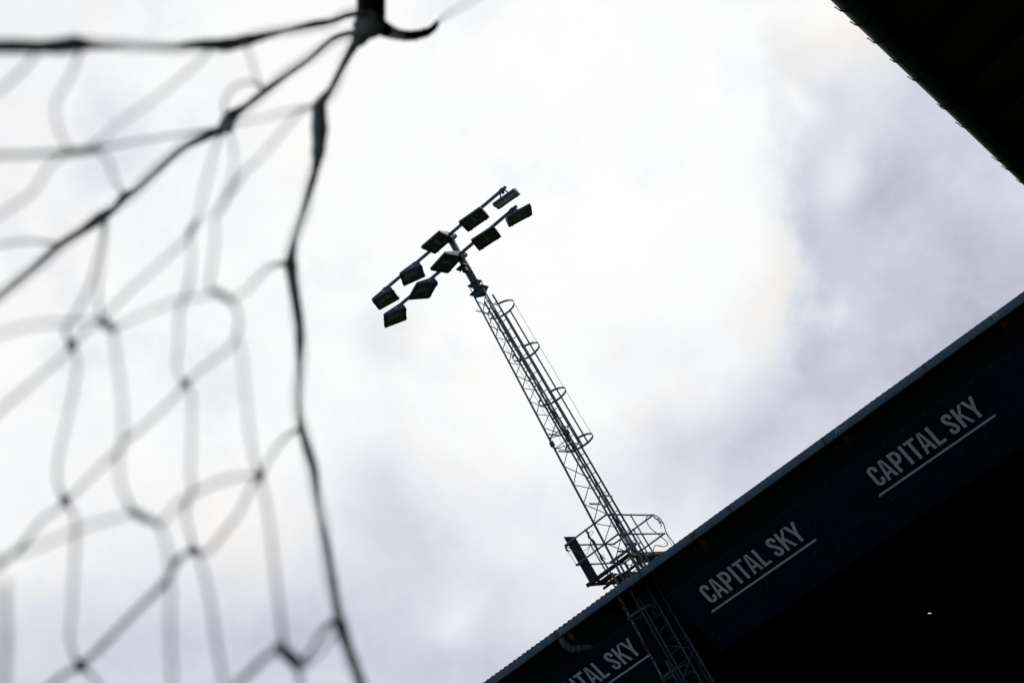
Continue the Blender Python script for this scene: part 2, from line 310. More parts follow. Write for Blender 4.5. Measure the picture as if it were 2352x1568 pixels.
# ladders with cages
M['shaded_oldsteel'] = mat('weathered_shaded_steel', (.05, .07, .09), .6, 0, .3, [(.3, (.03, .045, .06)), (.55, (.05, .072, .095)), (.68, (.075, .06, .05)), (.8, (.09, .06, .04))], 6, .2, 60)  # mast steel with rust tones, its colour also darkened for the shade low down
def ladder(x0, x1, y, z0, z1, lean, step, mt='steel'):
    bm = new(); X = lambda x, z: x+lean*(z-z0)
    o = None
    for x in (x0, x1): bar(bm, W(X(x, z0), y, z0), W(X(x, z1), y, z1), .014, .05, (1, 0, 0))
    o = part('ladder', bm, M[mt], mast)
    n = int((z1-z0-.15)/step); me = None
    for i in range(n):
        z = z0+.2+i*step
        if me is None:
            b = new(); tube(b, [W(X(x0, z), y, z), W(X(x1, z), y, z)], .0115, 6); r0 = part('rung', b, M[mt], o); me = r0; z00 = z
        else:
            r = me.copy(); C.objects.link(r); r.parent = o; r.location = me.location+Vector((lean*(z-z00), 0, z-z00))
def cage(c0, r, zs_, ztop, zbot, a0, a1, strapang, lean, wide=(), mt='steel'):
    cg = new(); hoops = []
    for i, z in enumerate(zs_):
        pts = []
        cx_, cy_ = c0[0]+lean*(z-zs_[0]), c0[1]
        for k in range(25):
            t = math.radians(a0+(a1-a0)*k/24); pts.append((cx_+r*math.cos(t), cy_+r*math.sin(t)))
        hoops.append((z, pts, cx_, cy_))
    o = None
    for sa, w in strapang:
        bm = new()
        t = math.radians(sa); n = Vector((math.cos(t), math.sin(t), 0)); zt, zb = ztop, zbot
        xa = c0[0]+lean*(zt-zs_[0]); xb = c0[0]+lean*(zb-zs_[0])
        bar(bm, W(xa, c0[1], zt)+n*(r+.008), W(xb, c0[1], zb)+n*(r+.008), w, .007, n)
        if o is None: o = part('safety_cage', bm, M[mt], mast)
        else: part('strap', bm, M['rust'] if sa in wide else M[mt], o, label='rust streaked cage strap' if sa in wide else None)
    for z, pts, cx_, cy_ in hoops:
        bm = new(); vs = []
        for x, y in pts:
            n = Vector((x-cx_, y-cy_, 0)).normalized()
            vs.append([bm.verts.new(W(x, y, z)+n*q+Vector((0, 0, s))) for q, s in ((-.003, -.03), (.003, -.03), (.003, .03), (-.003, .03))])
        for a, b in zip(vs, vs[1:]):
            for k in range(4): f = bm.faces.new((a[k], a[(k+1) % 4], b[(k+1) % 4], b[k]))
        bm.faces.new(vs[0][::-1]); bm.faces.new(vs[-1])
        for sa, w in strapang:
            t = math.radians(sa); n = Vector((math.cos(t), math.sin(t), 0)); ball(bm, W(cx_, cy_, z)+n*(r+.014), .018, 6)
        part('hoop', bm, M[mt], o)
ladder(-13.85, -13.535, 32.4, 7.3, 16.16, .0085, .29)
cage((-13.66, 32.86), .41, [15.87, 14.42, 12.93, 11.45], 15.9, 11.42, -72, 252, [(2, .016), (84, .045), (108, .045), (184, .016)], .006)
ladder(-13.78, -13.44, 31.0, -.9, 7.95, .018, .30, 'shaded_oldsteel')
cage((-13.62, 30.66), .37, [6.42, 4.86, 3.3, 1.8], 7.0, 1.7, 62, -242, [(176, .016), (-62, .03), (-118, .05), (4, .016)], .02, (-118,), 'shaded_oldsteel')
for nm, off, r, amp in (('cable', (.03, -.03), .017, .02), ('cable', (-.03, .03), .013, .03), ('cable', (.07, -.07), .010, .05)):
    bm = new(); pts = []
    for i in range(60):
        z = 16.0-17.0*i/59; p = leg(2, z); f = 1 if z > 8 else 1
        pts.append(p+Vector((off[0]+amp*math.sin(z*1.9+off[1]*40)*.6, off[1]+amp*math.cos(z*1.3+off[0]*30), 0)))
    tube(bm, pts, r, 6); part(nm, bm, M['cable'], mast)
for z in (14.6, 13.35, 12.1, 10.6, 9.4, 8.3):
    p = leg(2, z); bm = new(); tube(bm, [p+Vector((.055*math.cos(t), -.02+.055*math.sin(t), .05*t/18)) for t in (i*.45 for i in range(43))], .006, 5)
    part('cable_tie', bm, M['plate'], mast)
# platform
AX, AY, W1, W2 = -14.966, 31.713, 1.392, 2.702; ZR, ZM, ZF = 9.131, 8.552, 7.973
crn = [(AX, AY), (AX+W1, AY), (AX+W1, AY+W2), (AX, AY+W2)]
gr = new(); 
grail = None
for z in (ZR, ZM):
    bm = new()
    for k in range(4):
        a, b = crn[k], crn[(k+1) % 4]; tube(bm, [W(*a, z), W(*b, z)], .024, 8); ball(bm, W(*a, z), .034, 8)
    for k in range(4):
        a, b = crn[k], crn[(k+1) % 4]; p = W((a[0]+b[0])/2, (a[1]+b[1])/2, z); ball(bm, p, .036, 8)
    o = part('guard_rail', bm, M['rail'], mast)
for k in range(4):
    a, b = crn[k], crn[(k+1) % 4]; bm = new(); p = ((a[0]+b[0])/2, (a[1]+b[1])/2)
    tube(bm, [W(*p, ZF-.12), W(*p, ZR+.01)], .022, 8); ball(bm, W(*p, ZF+.02), .045, 8); part('rail_post', bm, M['rail'], mast)
for k, mt in ((0, 'rustdark'), (1, 'rust'), (2, 'rust'), (3, 'rustdark')):
    a, b = Vector((*crn[k], 0)), Vector((*crn[(k+1) % 4], 0)); bm = new(); d = (b-a).normalized(); ins = Vector((-d.y, d.x, 0))
    if k in (0, 2): a = a-d*.05; b = b+d*.05
    else: a = a+d*.012; b = b-d*.012
    A, B = a+Vector((0, 0, ZF+CAMZ)), b+Vector((0, 0, ZF+CAMZ))
    bar(bm, A, B, .008, .09, (0, 0, 1)); bar(bm, A+ins*.04+Vector((0, 0, -.041)), B+ins*.04+Vector((0, 0, -.041)), .072, .008, (0, 0, 1))
    part('platform_beam', bm, M[mt], mast)
for y, x0, x1, z in ((AY+.86, AX-.08, AX+W1+.06, ZF-.10), (AY+1.75, AX-.02, AX+W1+.1, ZF-.10)):
    bm = new(); tube(bm, [W(x0, y, z), W(x1, y, z)], .034, 10); part('support_tube', bm, M['rustdark'], mast)
for y, z in ((31.52, ZF+.06),):
    bm = new(); bar(bm, W(-14.06, y, z), W(-13.20, y, z), .012, .07, (0, 0, 1)); bar(bm, W(-14.06, y+.016, z+.038), W(-13.20, y+.016, z+.038), .035, .008, (0, 0, 1)); part('mast_collar', bm, M['steel'], mast)
for x, y in ((AX+W1/2, AY+.05), (AX+W1-.25, AY+.05), (AX+W1/2, AY+W2-.3)):
    bm = new(); bar(bm, W(x, y, ZF-.09), W(x, y, 6.3), .07, .012, (0, 1, 0)); bar(bm, W(x-.03, y+.03, ZF-.09), W(x-.03, y+.03, 6.3), .012, .06, (0, 1, 0)); part('platform_strut', bm, M['steel'], mast)
bm = new(); n = 24; P = []                       # deck board standing on end against the rail
for i in range(n+1): P.append((AX+.06+(.012 if i % 2 else -.004), AY+.03+.60*i/n))
lo = [bm.verts.new(W(x, y, ZF+.02)) for x, y in P]; hi = [bm.verts.new(W(x, y, ZF+1.37)) for x, y in P]
for k in range(n): bm.faces.new((lo[k], lo[k+1], hi[k+1], hi[k]))
r = bmesh.ops.solidify(bm, geom=bm.faces[:], thickness=.006); part('upright_deck_board', bm, M['deck'], mast)
for x0, x1, y0, y1 in ((AX+.04, AX+.52, AY+.95, AY+2.6), (AX+.98, AX+1.33, AY+.95, AY+2.6), (AX+.04, AX+.5, AY+.35, AY+.8)):
    bm = new(); box(bm, W(x0, y0, ZF-.03), W(x1, y1, ZF+.0)); part('deck_board', bm, M['deck'], mast, .004)

# loose things hanging on the platform
def curve_thing(name, label, cat, paths, m, group=None):
    bm = new()
    for pts, r in paths:
        P, _ = catmull([tuple(W(*p)) for p in pts], [(0,)]*len(pts), 6); tube(bm, P, r, 6)
    o = part(name, bm, m, None, org=W(*paths[0][0][0])); o['label'] = label; o['category'] = cat
    if group: o['group'] = group
    return o
X1, Y1 = AX+W1, AY+W2
curve_thing('loose_cable', 'black cable looped over the free corner of the platform guard rail', 'cable',
    [([(X1-.02, Y1-.05, ZR+.03), (X1-.06, Y1-.40, ZR-.06), (X1-.04, Y1-.55, ZR-.34), (X1-.01, Y1-.42, ZM+.02), (X1-.0, Y1-.20, ZM-.20), (X1-.01, Y1-.14, ZM-.31), (X1-.06, Y1-.34, ZM-.36), (X1-.10, Y1-.75, ZM-.30), (X1-.16, Y1-1.0, ZM-.5)], .013),
     ([(X1-.02, Y1-.03, ZR+.03), (X1+.05, Y1+.10, ZR-.08), (X1+.07, Y1+.14, ZR-.30), (X1+.03, Y1+.08, ZM-.0), (X1+.04, Y1+.11, ZM-.30), (X1+.02, Y1+.10, ZM-.6), (X1-.02, Y1+.0, ZF-.05)], .013),
     ([(X1-.02, Y1-.03, ZR+.02), (X1+.03, Y1+.06, ZR-.15), (X1+.05, Y1+.16, ZR-.36), (X1+.02, Y1+.05, ZM-.05), (X1, Y1, ZF+.1)], .006)], M['cable'])
tw = []
for i in range(5):
    a = random.uniform(-.06, .06); tw.append(([(X1, Y1-.02, ZR-.02), (X1+.02+a*.4, Y1+.02+a, ZR-.12), (X1+.03-a*.4, Y1+.05-a, ZR-.22), (X1+.02+a, Y1+.07+a*.5, ZR-.34-abs(a))], .005))
for k in range(2): tw.append(([(X1+.02, Y1+.03, ZR-.14-.1*k), (X1+.05, Y1+.08, ZR-.15-.1*k), (X1+.02, Y1+.02, ZR-.17-.1*k)], .012))
curve_thing('frayed_twine', 'teal frayed twine knotted under the looped cable at the free corner of the platform', 'twine', tw, M['teal'])
xm = AX+W1/2
rp = [([(xm, AY-.02, ZR+.0), (xm+.03, AY-.03, ZR-.10), (xm-.005, AY-.04, ZR-.22), (xm+.05, AY-.03, ZR-.36), (xm+.03, AY-.03, ZM+.04), (xm, AY-.03, ZM-.02)], .026),
      ([(xm+.04, AY-.05, ZR-.14), (xm+.14, AY-.06, ZR-.13), (xm+.18, AY-.06, ZR-.18), (xm+.06, AY-.05, ZR-.20)], .007),
      ([(xm+.02, AY-.04, ZR-.28), (xm-.2, AY-.03, ZR-.42), (xm-.5, AY-.02, ZR-.30), (AX+.02, AY-.03, ZR-.02)], .006),
      ([(xm+.02, AY-.04, ZR-.30), (xm-.3, AY-.03, ZR-.52), (xm-.5, AY-.02, ZR-.36), (AX+.02, AY-.03, ZR-.03)], .006),
      ([(AX, AY-.02, ZR), (AX-.03, AY-.02, ZR-.12), (AX+.0, AY-.02, ZR-.3), (AX, AY-.02, ZM)], .007)]
curve_thing('tied_rope', 'pale frayed rope wound down the front guard rail post and strung to its corner', 'rope', rp, M['rope'])
tq = []
for i in range(8):
    a, b = random.uniform(-.05, .05), random.uniform(-.05, .05)
    tq.append(([(xm-.01, AY-.03, ZM-.05), (xm+.02+a*.5, AY-.05, ZM-.14), (xm+.03+b, AY-.05, ZM-.22), (xm+.04+a+b, AY-.04, ZM-.30-abs(a))], .008))
curve_thing('twine_knot', 'dark teal twine knot dangling below the mid rail of the front platform post', 'twine', tq, M['teal'])
tq = [([(AX-.0, AY-.02, ZR-.01), (AX-.03+.02*i, AY-.03, ZR-.07), (AX+.02-.02*i, AY-.04, ZR-.13), (AX+.01+.02*i, AY-.03, ZR-.2)], .008) for i in range(4)]
curve_thing('wire_tangle', 'dark tangle of wire on the platform corner beside the upright deck board', 'wire', tq, M['cable'])

# ------------------------------------------------------------------ far grandstand
GX0, GX1 = -36.0, 13.0
stand = thing('grandstand', 'dark navy grandstand with pale lettering along its sloping cladding below a blue grey box gutter', 'grandstand', (-11, 36, 0))
# roof sheet, trapezoid corrugations running down the slope
bm = new(); pitch = .152; xs = []; x = GX0
while x < GX1:
    xs += [(x, 0), (x+.066, 0), (x+.085, .036), (x+.133, .036)]; x += pitch
rows = []
for y, z in ((30.30, 7.168), (36, 7.168+.09*5.7), (42.6, 7.168+.09*12.3)):
    rows.append([bm.verts.new(W(px, y+(random.uniform(-.03, .02) if y < 31 and i % 4 == 0 else 0), z+h-.014*max(0, min(1, (px+14.5)/3))+(.014*mnoise.noise(Vector((px*.9, 0, 3))) if y < 31 else 0))) for i, (px, h) in enumerate(xs)])
for a, b in zip(rows, rows[1:]):
    for k in range(len(a)-1): bm.faces.new((a[k], a[k+1], b[k+1], b[k]))
part('roof', bm, M['roof'], stand)
bm = new()                                      # lining under the sheets
v = [bm.verts.new(W(*p)) for p in ((GX0, 30.45, 7.10), (GX1, 30.45, 7.10), (GX1, 42.5, 7.10+.09*12.05), (GX0, 42.5, 7.10+.09*12.05))]; bm.faces.new(v); part('roof_lining', bm, M['interior'], stand)
bm = new(); n = 120; P = [(30.42, 7.155), (30.435, 7.155), (30.435, 6.985), (30.21, 6.975), (30.198, 6.99), (30.19, 7.06), (30.192, 7.16), (30.212, 7.165), (30.212, 7.15), (30.203, 7.15), (30.205, 6.995), (30.42, 7.0)]
rings = []
for i in range(n+1):
    x = GX0+(GX1-GX0)*i/n; s = .006*mnoise.noise(Vector((x*.6, 1, 0))); rings.append([bm.verts.new(W(x, y, z+s)) for y, z in P])
for a, b in zip(rings, rings[1:]):
    for k in range(len(P)):
        f = bm.faces.new((a[k], a[(k+1) % len(P)], b[(k+1) % len(P)], b[k]))
bm.faces.new(rings[0][::-1]); bm.faces.new(rings[-1])
gut = part('gutter', bm, M['gutter'], stand)
for i in range(-8, 9):
    x = -10.27+2.69*i
    if not GX0 < x < GX1: continue
    bm = new(); bar(bm, W(x, 30.187, 6.985), W(x, 30.187, 7.155), .028, .008, (0, 1, 0)); bar(bm, W(x+.05, 30.187, 7.0), W(x+.045, 30.188, 7.15), .008, .006, (0, 1, 0))
    for k in range(4): ball(bm, W(x-.03+.02*(k % 2), 30.184, 7.0+.045*k), .008, 6)
    part('gutter_joint', bm, M['gjoint'], gut)
for i in range(-5, 4):
    x = -7.205+4.12*i
    bm = new(); a = W(x, 30.40, 6.98); b = W(x+.02, 30.62, 6.77)
    bar(bm, a, b, .085, .012, (0, -.5, -.7)); bar(bm, a+Vector((-.036, 0, -.03)), b+Vector((-.036, 0, -.03)), .01, .06, (0, -.5, -.7)); bar(bm, b+Vector((-.055, .0, -.01)), b+Vector((.055, .0, -.01)), .02, .05, (0, -.5, -.7))
    pale = abs(x+15.445) < .1
    br = part('gutter_bracket', bm, M['cream'] if pale else M['orange'], stand, label='cream painted gutter bracket above the grey drain pipe' if pale else None)
    bm = new()
    for k in range(7): ball(bm, W(x-.01+random.uniform(-.06, .06), 30.186, 7.09+random.uniform(-.045, .05)), random.uniform(.012, .03), 6, (1, .35, 1))
    bar(bm, W(x-.05, 30.184, 7.02), W(x-.05, 30.184, 7.15), .02, .006, (0, 1, 0)); bar(bm, W(x+.04, 30.184, 7.04), W(x+.04, 30.184, 7.15), .03, .006, (0, 1, 0))
    part('bracket_clip', bm, M['clip'] if i != -1 else M['rust'], gut)
# sloping cladding: plane through T, x along the stand, e up the slope, n outwards (towards the pitch and down)
T = Vector((-11.32554974, 31.20951553, 5.74881456)); TI = -0.5756962675812667
EU = Vector((0, math.sin(TI), math.cos(TI))); EN = Vector((0, -EU.z, EU.y))
def SL(x, t, o=0): v = Vector((x, T.y, T.z))+EU*t+EN*o; return W(*v)
def slab(poly, o0, o1, name, m, parent, bev=0):
    bm = new(); a = [bm.verts.new(SL(x, t, o1)) for x, t in poly]; b = [bm.verts.new(SL(x, t, o0)) for x, t in poly]; n = len(a)
    bm.faces.new(a); bm.faces.new(b[::-1])
    for k in range(n): bm.faces.new((a[k], a[(k+1) % n], b[(k+1) % n], b[k]))
    return part(name, bm, m, parent, bev)
NL, NR = -13.92, -12.90
soff = []
slab([(GX0, .80), (NL, .80), (-14.35, 1.30), (-14.35, 1.41), (GX0, 1.41)], -.055, -.025, 'soffit_strip', M['strip'], stand)
slab([(NR, .80), (GX1, .80), (GX1, 1.41), (NR, 1.41)], -.055, -.025, 'soffit_strip', M['strip'], stand)
PL = slab([(GX0, -.505), (NL, -.505), (NL, .79), (GX0, .79)], -.03, 0, 'cladding_panel', M['panel'], stand, .004)
PR = slab([(NR, -.505), (GX1, -.505), (GX1, .79), (NR, .79)], -.03, 0, 'cladding_panel', M['panel'], stand, .004)
slab([(GX0, -1.11), (NL, -1.11), (NL, -.517), (GX0, -.517)], -.045, -.012, 'lower_panel', M['panel'], stand, .004)
slab([(NR, -1.11), (GX1, -1.11), (GX1, -.517), (NR, -.517)], -.045, -.012, 'lower_panel', M['panel'], stand, .004)
for x0, x1, p in ((GX0, NL, PL), (NR, GX1, PR)):
    bm = new(); n = int((x1-x0)/.25)
    vs = []
    for i in range(n+1):
        x = x0+(x1-x0)*i/n; w = .008+.006*mnoise.noise(Vector((x*.9, 5, 0))); vs.append([bm.verts.new(SL(x, -.503+w, .004)), bm.verts.new(SL(x, -.513-w*.3, .004)), bm.verts.new(SL(x, -.512, -.01)), bm.verts.new(SL(x, -.5, -.01))])
    for a, b in zip(vs, vs[1:]):
        for k in range(4): bm.faces.new((a[k], a[(k+1) % 4], b[(k+1) % 4], b[k]))
    part('seam_trim', bm, M['trim'], p)
    bm = new()                                  # thin upper seam lip
    x = x0+1.1
    while x < x1: bar(bm, SL(x, -.49, .0015), SL(x, .78, .0015), .007, .004, EN); x += 2.44
    bar(bm, SL(x0, .795, .002), SL(x1, .795, .002), .012, .006, EN); part('seam_lip', bm, M['gjoint'], p)
    bm = new()
    for tt, st in ((.755, .62), (-.40, .80), (.12, 1.9), (-.60, 1.3)):
        x = x0+.2
        while x < x1-.05:
            ball(bm, SL(x, tt+random.uniform(-.015, .015), .002 if tt > -.5 else -.01), .0085, 6)
            if random.random() < .3: ball(bm, SL(x+.09, tt+random.uniform(-.015, .015), .002 if tt > -.5 else -.01), .0085, 6)
            x += st*random.uniform(.7, 1.35)
    part('rivets', bm, M['rivet'], p)
# lettering
def strip2(pts, w):                              # stroke with butt ends -> list of quads
    L, R = [], []
    n = len(pts)
    for i, (x, y) in enumerate(pts):
        a = pts[max(i-1, 0)]; b = pts[min(i+1, n-1)]; dx, dy = b[0]-a[0], b[1]-a[1]; l = math.hypot(dx, dy); nx, ny = -dy/l, dx/l
        L.append((x+nx*w/2, y+ny*w/2)); R.append((x-nx*w/2, y-ny*w/2))
    return [(L[i], L[i+1], R[i+1], R[i]) for i in range(n-1)]
def arc(cx, cy, rx, ry, a0, a1, n=10): return [(cx+rx*math.cos(math.radians(a0+(a1-a0)*i/n)), cy+ry*math.sin(math.radians(a0+(a1-a0)*i/n))) for i in range(n+1)]
SW = .144; h = SW/2
def letters():
    Q = []
    # C
    x0, x1 = -1.66, -1.24; rx = (x1-x0)/2-h; cxx = (x0+x1)/2; ry = .135
    pts = [(x1-h, .66)]+arc(cxx, 1-h-ry, rx, ry, 0, 180)+arc(cxx, h+ry, rx, ry, 180, 360)+[(x1-h, .34)]
    Q += strip2(pts, SW)
    for ap0, ap1, b0, b1, b2, b3 in ((-1.025, -.84, -1.195, -1.053, -.815, -.67), (.92, 1.10, .745, .887, 1.13, 1.273)):   # A
        Q += [((ap0, 1), ((ap0+ap1)/2, 1), (b1, 0), (b0, 0))[::1], (((ap0+ap1)/2, 1), (ap1, 1), (b3, 0), (b2, 0))]
        m0 = ap0+(b1-ap0)*.6
        Q += [((b1+(ap0+ap1-2*b1)/2*.25-.02, .37), (b2+(ap0+ap1-2*b2)/2*.25+.02, .37), (b2+.02, .24), (b1-.02, .24))]
    # P
    Q += [((-.587, 1), (-.441, 1), (-.441, 0), (-.587, 0))]
    r = (1-.375-SW)/2; Q += strip2([(-.45, 1-h), (-.33, 1-h)]+arc(-.33, 1-h-r, .13, r, 90, -90)+[(-.45, .375+h)], SW)
    Q += [((0, 1), (.146, 1), (.146, 0), (0, 0))]
    Q += [((.262, 1), (.742, 1), (.742, .872), (.262, .872)), ((.402, .88), (.546, .88), (.546, 0), (.402, 0))]
    Q += [((1.352, 1), (1.496, 1), (1.496, 0), (1.352, 0)), ((1.49, .128), (1.757, .128), (1.757, 0), (1.49, 0))]
    # S
    x0, x1 = 2.075, 2.50; cxx = (x0+x1)/2; rx = (x1-x0)/2-h
    c = [(x1-h, .70)]+arc(cxx, .79, rx, .138, 0, 170)
    c2 = [(x0+h+.012, .70), (x0+h+.05, .635), (cxx-.03, .545), (cxx+.04, .465), (x1-h-.05, .365), (x1-h-.008, .29)]
    c3 = arc(cxx, .21, rx, .138, 10, -180)+[(x0+h, .32)]
    P, _ = catmull(c+c2+c3, [(0,)]*len(c+c2+c3), 2); Q += strip2(P, SW)
    # K
    Q += [((2.60, 1), (2.745, 1), (2.745, 0), (2.60, 0)), ((2.968, 1), (3.112, 1), (2.83, .50), (2.742, .56)), ((2.742, .56), (2.83, .60), (2.832, .50), (2.742, .36)),
          ((2.775, .585), (2.868, .625), (3.132, 0), (2.985, 0))]
    # Y
    Q += [((3.118, 1), (3.268, 1), (3.402, .58), (3.329, .40)), ((3.522, 1), (3.668, 1), (3.4745, .40), (3.40, .58)), ((3.329, .42), (3.402, .60), (3.4745, .42), (3.402, .3)), ((3.329, .41), (3.4745, .41), (3.4745, 0), (3.329, 0))]
    # underline with cut ends
    Q += [((-1.885, -.252), (3.915, -.252), (3.845, -.348), (-1.955, -.348))]
    return Q
LT = letters(); KX = .5293213; KY = .516
for off, p in ((-4.983, PL), (0, PR), (4.830, PR)):
    bm = new()
    for i, q in enumerate(LT):
        o1 = .004+.0003*(i % 7); a = [bm.verts.new(SL(T.x+off+x*KX, y*KY, o1)) for x, y in q]; b = [bm.verts.new(SL(T.x+off+x*KX, y*KY, .0005)) for x, y in q]
        bm.faces.new(a); bm.faces.new(b[::-1])
        for k in range(4): bm.faces.new((a[k], a[(k+1) % 4], b[(k+1) % 4], b[k]))
    part('lettering', bm, M['letter'], p)
# drain pipe from the gutter
bm = new(); P, _ = catmull([tuple(W(*p)) for p in ((-15.62, 30.33, 6.98), (-15.63, 30.34, 6.82), (-15.60, 30.42, 6.66), (-15.50, 30.56, 6.57), (-15.2, 30.95, 6.45), (-14.9, 31.4, 6.3))], [(0,)]*6, 6)
tube(bm, P, .085, 16); 
tube(bm, [Vector(P[14]), Vector(P[16])], .095, 16); tube(bm, [Vector(P[18]), Vector(P[19])], .095, 16); tube(bm, [Vector(P[0]), Vector(P[1])], .095, 16)
part('drain_pipe', bm, M['pipe'], stand)
# shell behind: back wall with one torn sheet letting daylight in, side walls, terrace and seats
bm = new(); yb = 42.0
ou = [bm.verts.new(W(*p)) for p in ((GX0, yb, -1), (GX1, yb, -1), (GX1, yb, 8.2), (GX0, yb, 8.2))]
hc = Vector((-10.80, yb, 3.975)); hp = [(x*.62, z*.5) for x, z in [(-.085, -.012), (-.05, -.022), (.03, -.065), (.085, -.11), (.07, -.06), (.03, -.01), (-.02, .022), (-.06, .02)]]
ho = [bm.verts.new(W(hc.x+x, yb, hc.z+z)) for x, z in hp]
ed = [bm.edges.new((ou[k], ou[(k+1) % 4])) for k in range(4)]+[bm.edges.new((ho[k], ho[(k+1) % len(ho)])) for k in range(len(ho))]
bmesh.ops.triangle_fill(bm, use_beauty=True, use_dissolve=False, edges=ed)
part('back_wall', bm, M['interior'], stand)
for x in (GX0+.1, GX1-.1):
    bm = new(); prism(bm, [W(x, 31.9, -1), W(x, 41.98, -1), W(x, 41.98, 8.05), W(x, 31.9, 7.15)], (.08, 0, 0)); part('side_wall', bm, M['interior'], stand)
bm = new()
for i in range(9): box(bm, W(GX0+.3, 33.2+i*.9, -1), W(GX1-.3, 33.2+(i+1)*.9-.004, -.6+.36*i))
part('terrace', bm, M['concrete'], stand)
for i in range(8):
    bm = new(); y = 33.75+i*.9; z = -.6+.36*i; x = GX0+1
    while x < GX1-1:
        box(bm, W(x, y-.25, z+.38), W(x+.44, y+.12, z+.42)); prism(bm, [W(x, y+.12, z+.38), W(x, y+.16, z+.38), W(x, y+.24, z+.80), W(x, y+.20, z+.80)], (.44, 0, 0)); x += .5
    part('seat_row', bm, M['seat'], stand)
bm = new(); P, _ = catmull([tuple(W(*p)) for p in ((-13.75, 30.36, 6.97), (-13.80, 30.40, 6.2), (-13.88, 30.42, 5.2), (-13.97, 30.44, 4.0), (-14.05, 30.45, 1.5), (-14.1, 30.45, -1))], [(0,)]*6, 5); tube(bm, P, .005, 6)
o = part('wire', bm, M['wire'], None, org=W(-14.1, 30.45, -1)); o['label'] = 'thin pale wire running down from the gutter beside the caged ladder'; o['category'] = 'wire'

# ------------------------------------------------------------------ near grandstand (its eave crosses the upper corner)
st2 = thing('grandstand', 'black stand roof seen from below with half round gutter, crossing the top corner', 'grandstand', (6, 5, 0))
GXB, GZB, GR = -.655, 6.53, .105; YB0, YB1 = -22.0, 26.5
bm = new(); rings = []
for i in range(61):
    y = YB0+(YB1-YB0)*i/60; s = .012*mnoise.noise(Vector((y*.35, 2, 2)))
    ring = []
    for r in (GR, GR-.006):
        rg = [(GXB+r*math.cos(math.radians(a)), GZB+s+r*math.sin(math.radians(a))) for a in range(172, 370, 9)]
        ring += rg if r == GR else rg[::-1]
    rings.append([bm.verts.new(W(x, y, z)) for x, z in ring])
for a, b in zip(rings, rings[1:]):
    for k in range(len(a)):
        f = bm.faces.new((a[k], a[(k+1) % len(a)], b[(k+1) % len(a)], b[k])); f.smooth = True
bm.faces.new(rings[0][::-1]); bm.faces.new(rings[-1])
g2 = part('gutter', bm, M['bgutter'], st2)
for y, ex, tw_ in ((13.25, .05, .02), (13.72, .05, .05), (14.35, .05, -.03), (15.08, .03, .02), (15.85, .08, .10), (17.04, .02, .0), (17.16, .025, .02), (18.11, .06, -.05), (20.11, .09, .12), (20.69, .06, .0), (12.4, .05, .03), (11.6, .04, 0), (21.6, .05, .03), (22.4, .05, 0)):
    bm = new(); vs = []
    pts = [(GXB+(GR+.012)*math.cos(math.radians(a)), y, GZB+(GR+.012)*math.sin(math.radians(a))) for a in range(360, 186, -12)]
    x, _, z = pts[-1]; pts += [(x-.05*ex, y+.2*tw_, z+.4*ex), (x-.15*ex, y+.5*tw_, z+.75*ex), (x-.3*ex, y+.8*tw_, z+1.1*ex)]
    vs = []
    for i, p in enumerate(pts):
        a = Vector(pts[max(i-1, 0)]); b = Vector(pts[min(i+1, len(pts)-1)]); d = (b-a).normalized(); nn = d.cross(Vector((0, 1, 0))).normalized(); w = .016 if i < len(pts)-1 else .006
        vs.append([bm.verts.new(W(*p)+nn*q+Vector((0, s, 0))) for q, s in ((-.005, -w), (.005, -w), (.005, w), (-.005, w))])
    for a, b in zip(vs, vs[1:]):
        for k in range(4): bm.faces.new((a[k], a[(k+1) % 4], b[(k+1) % 4], b[k]))
    bm.faces.new(vs[0][::-1]); bm.faces.new(vs[-1]); part('gutter_strap', bm, M['bstrap'], st2)
def RB(x, o=0): return 6.60+.11*(x-GXB)+o
bm = new(); x0, x1 = GXB+.09, 13.0
prism(bm, [W(x0, YB0, RB(x0)), W(x1, YB0, RB(x1)), W(x1, YB0, RB(x1)+.12), W(x0, YB0, RB(x0)+.12)], (0, YB1-YB0, 0)); part('roof', bm, M['planks'], st2)
bm = new(); box(bm, W(GXB+.10, YB0, 6.40), W(GXB+.13, YB1, RB(GXB+.1)-.003)); part('fascia_board', bm, M['beam'], st2)
y = YB0+.5
while y < YB1:
    bm = new(); prism(bm, [W(x0+.06, y, RB(x0+.06, -.2)), W(x1-.2, y, RB(x1-.2, -.2)), W(x1-.2, y, RB(x1-.2, -.003)), W(x0+.06, y, RB(x0+.06, -.003))], (0, .07, 0)); part('rafter', bm, M['beam'], st2); y += 1.6
for y in range(-18, 27, 8):
    bm = new(); tube(bm, [W(5.5, y, -1), W(5.5, y, RB(5.5, -.21))], .09, 12); part('column', bm, M['beam'], st2)
bm = new(); box(bm, W(12.9, YB0, -1), W(13.0, YB1, RB(12.9, -.004))); part('back_wall', bm, M['interior'], st2)
bm = new()
for i in range(8): box(bm, W(5.7+i*.9, YB0+.3, -1), W(5.7+(i+1)*.9-.004, YB1-.3, -.6+.34*i))
part('terrace', bm, M['concrete'], st2)

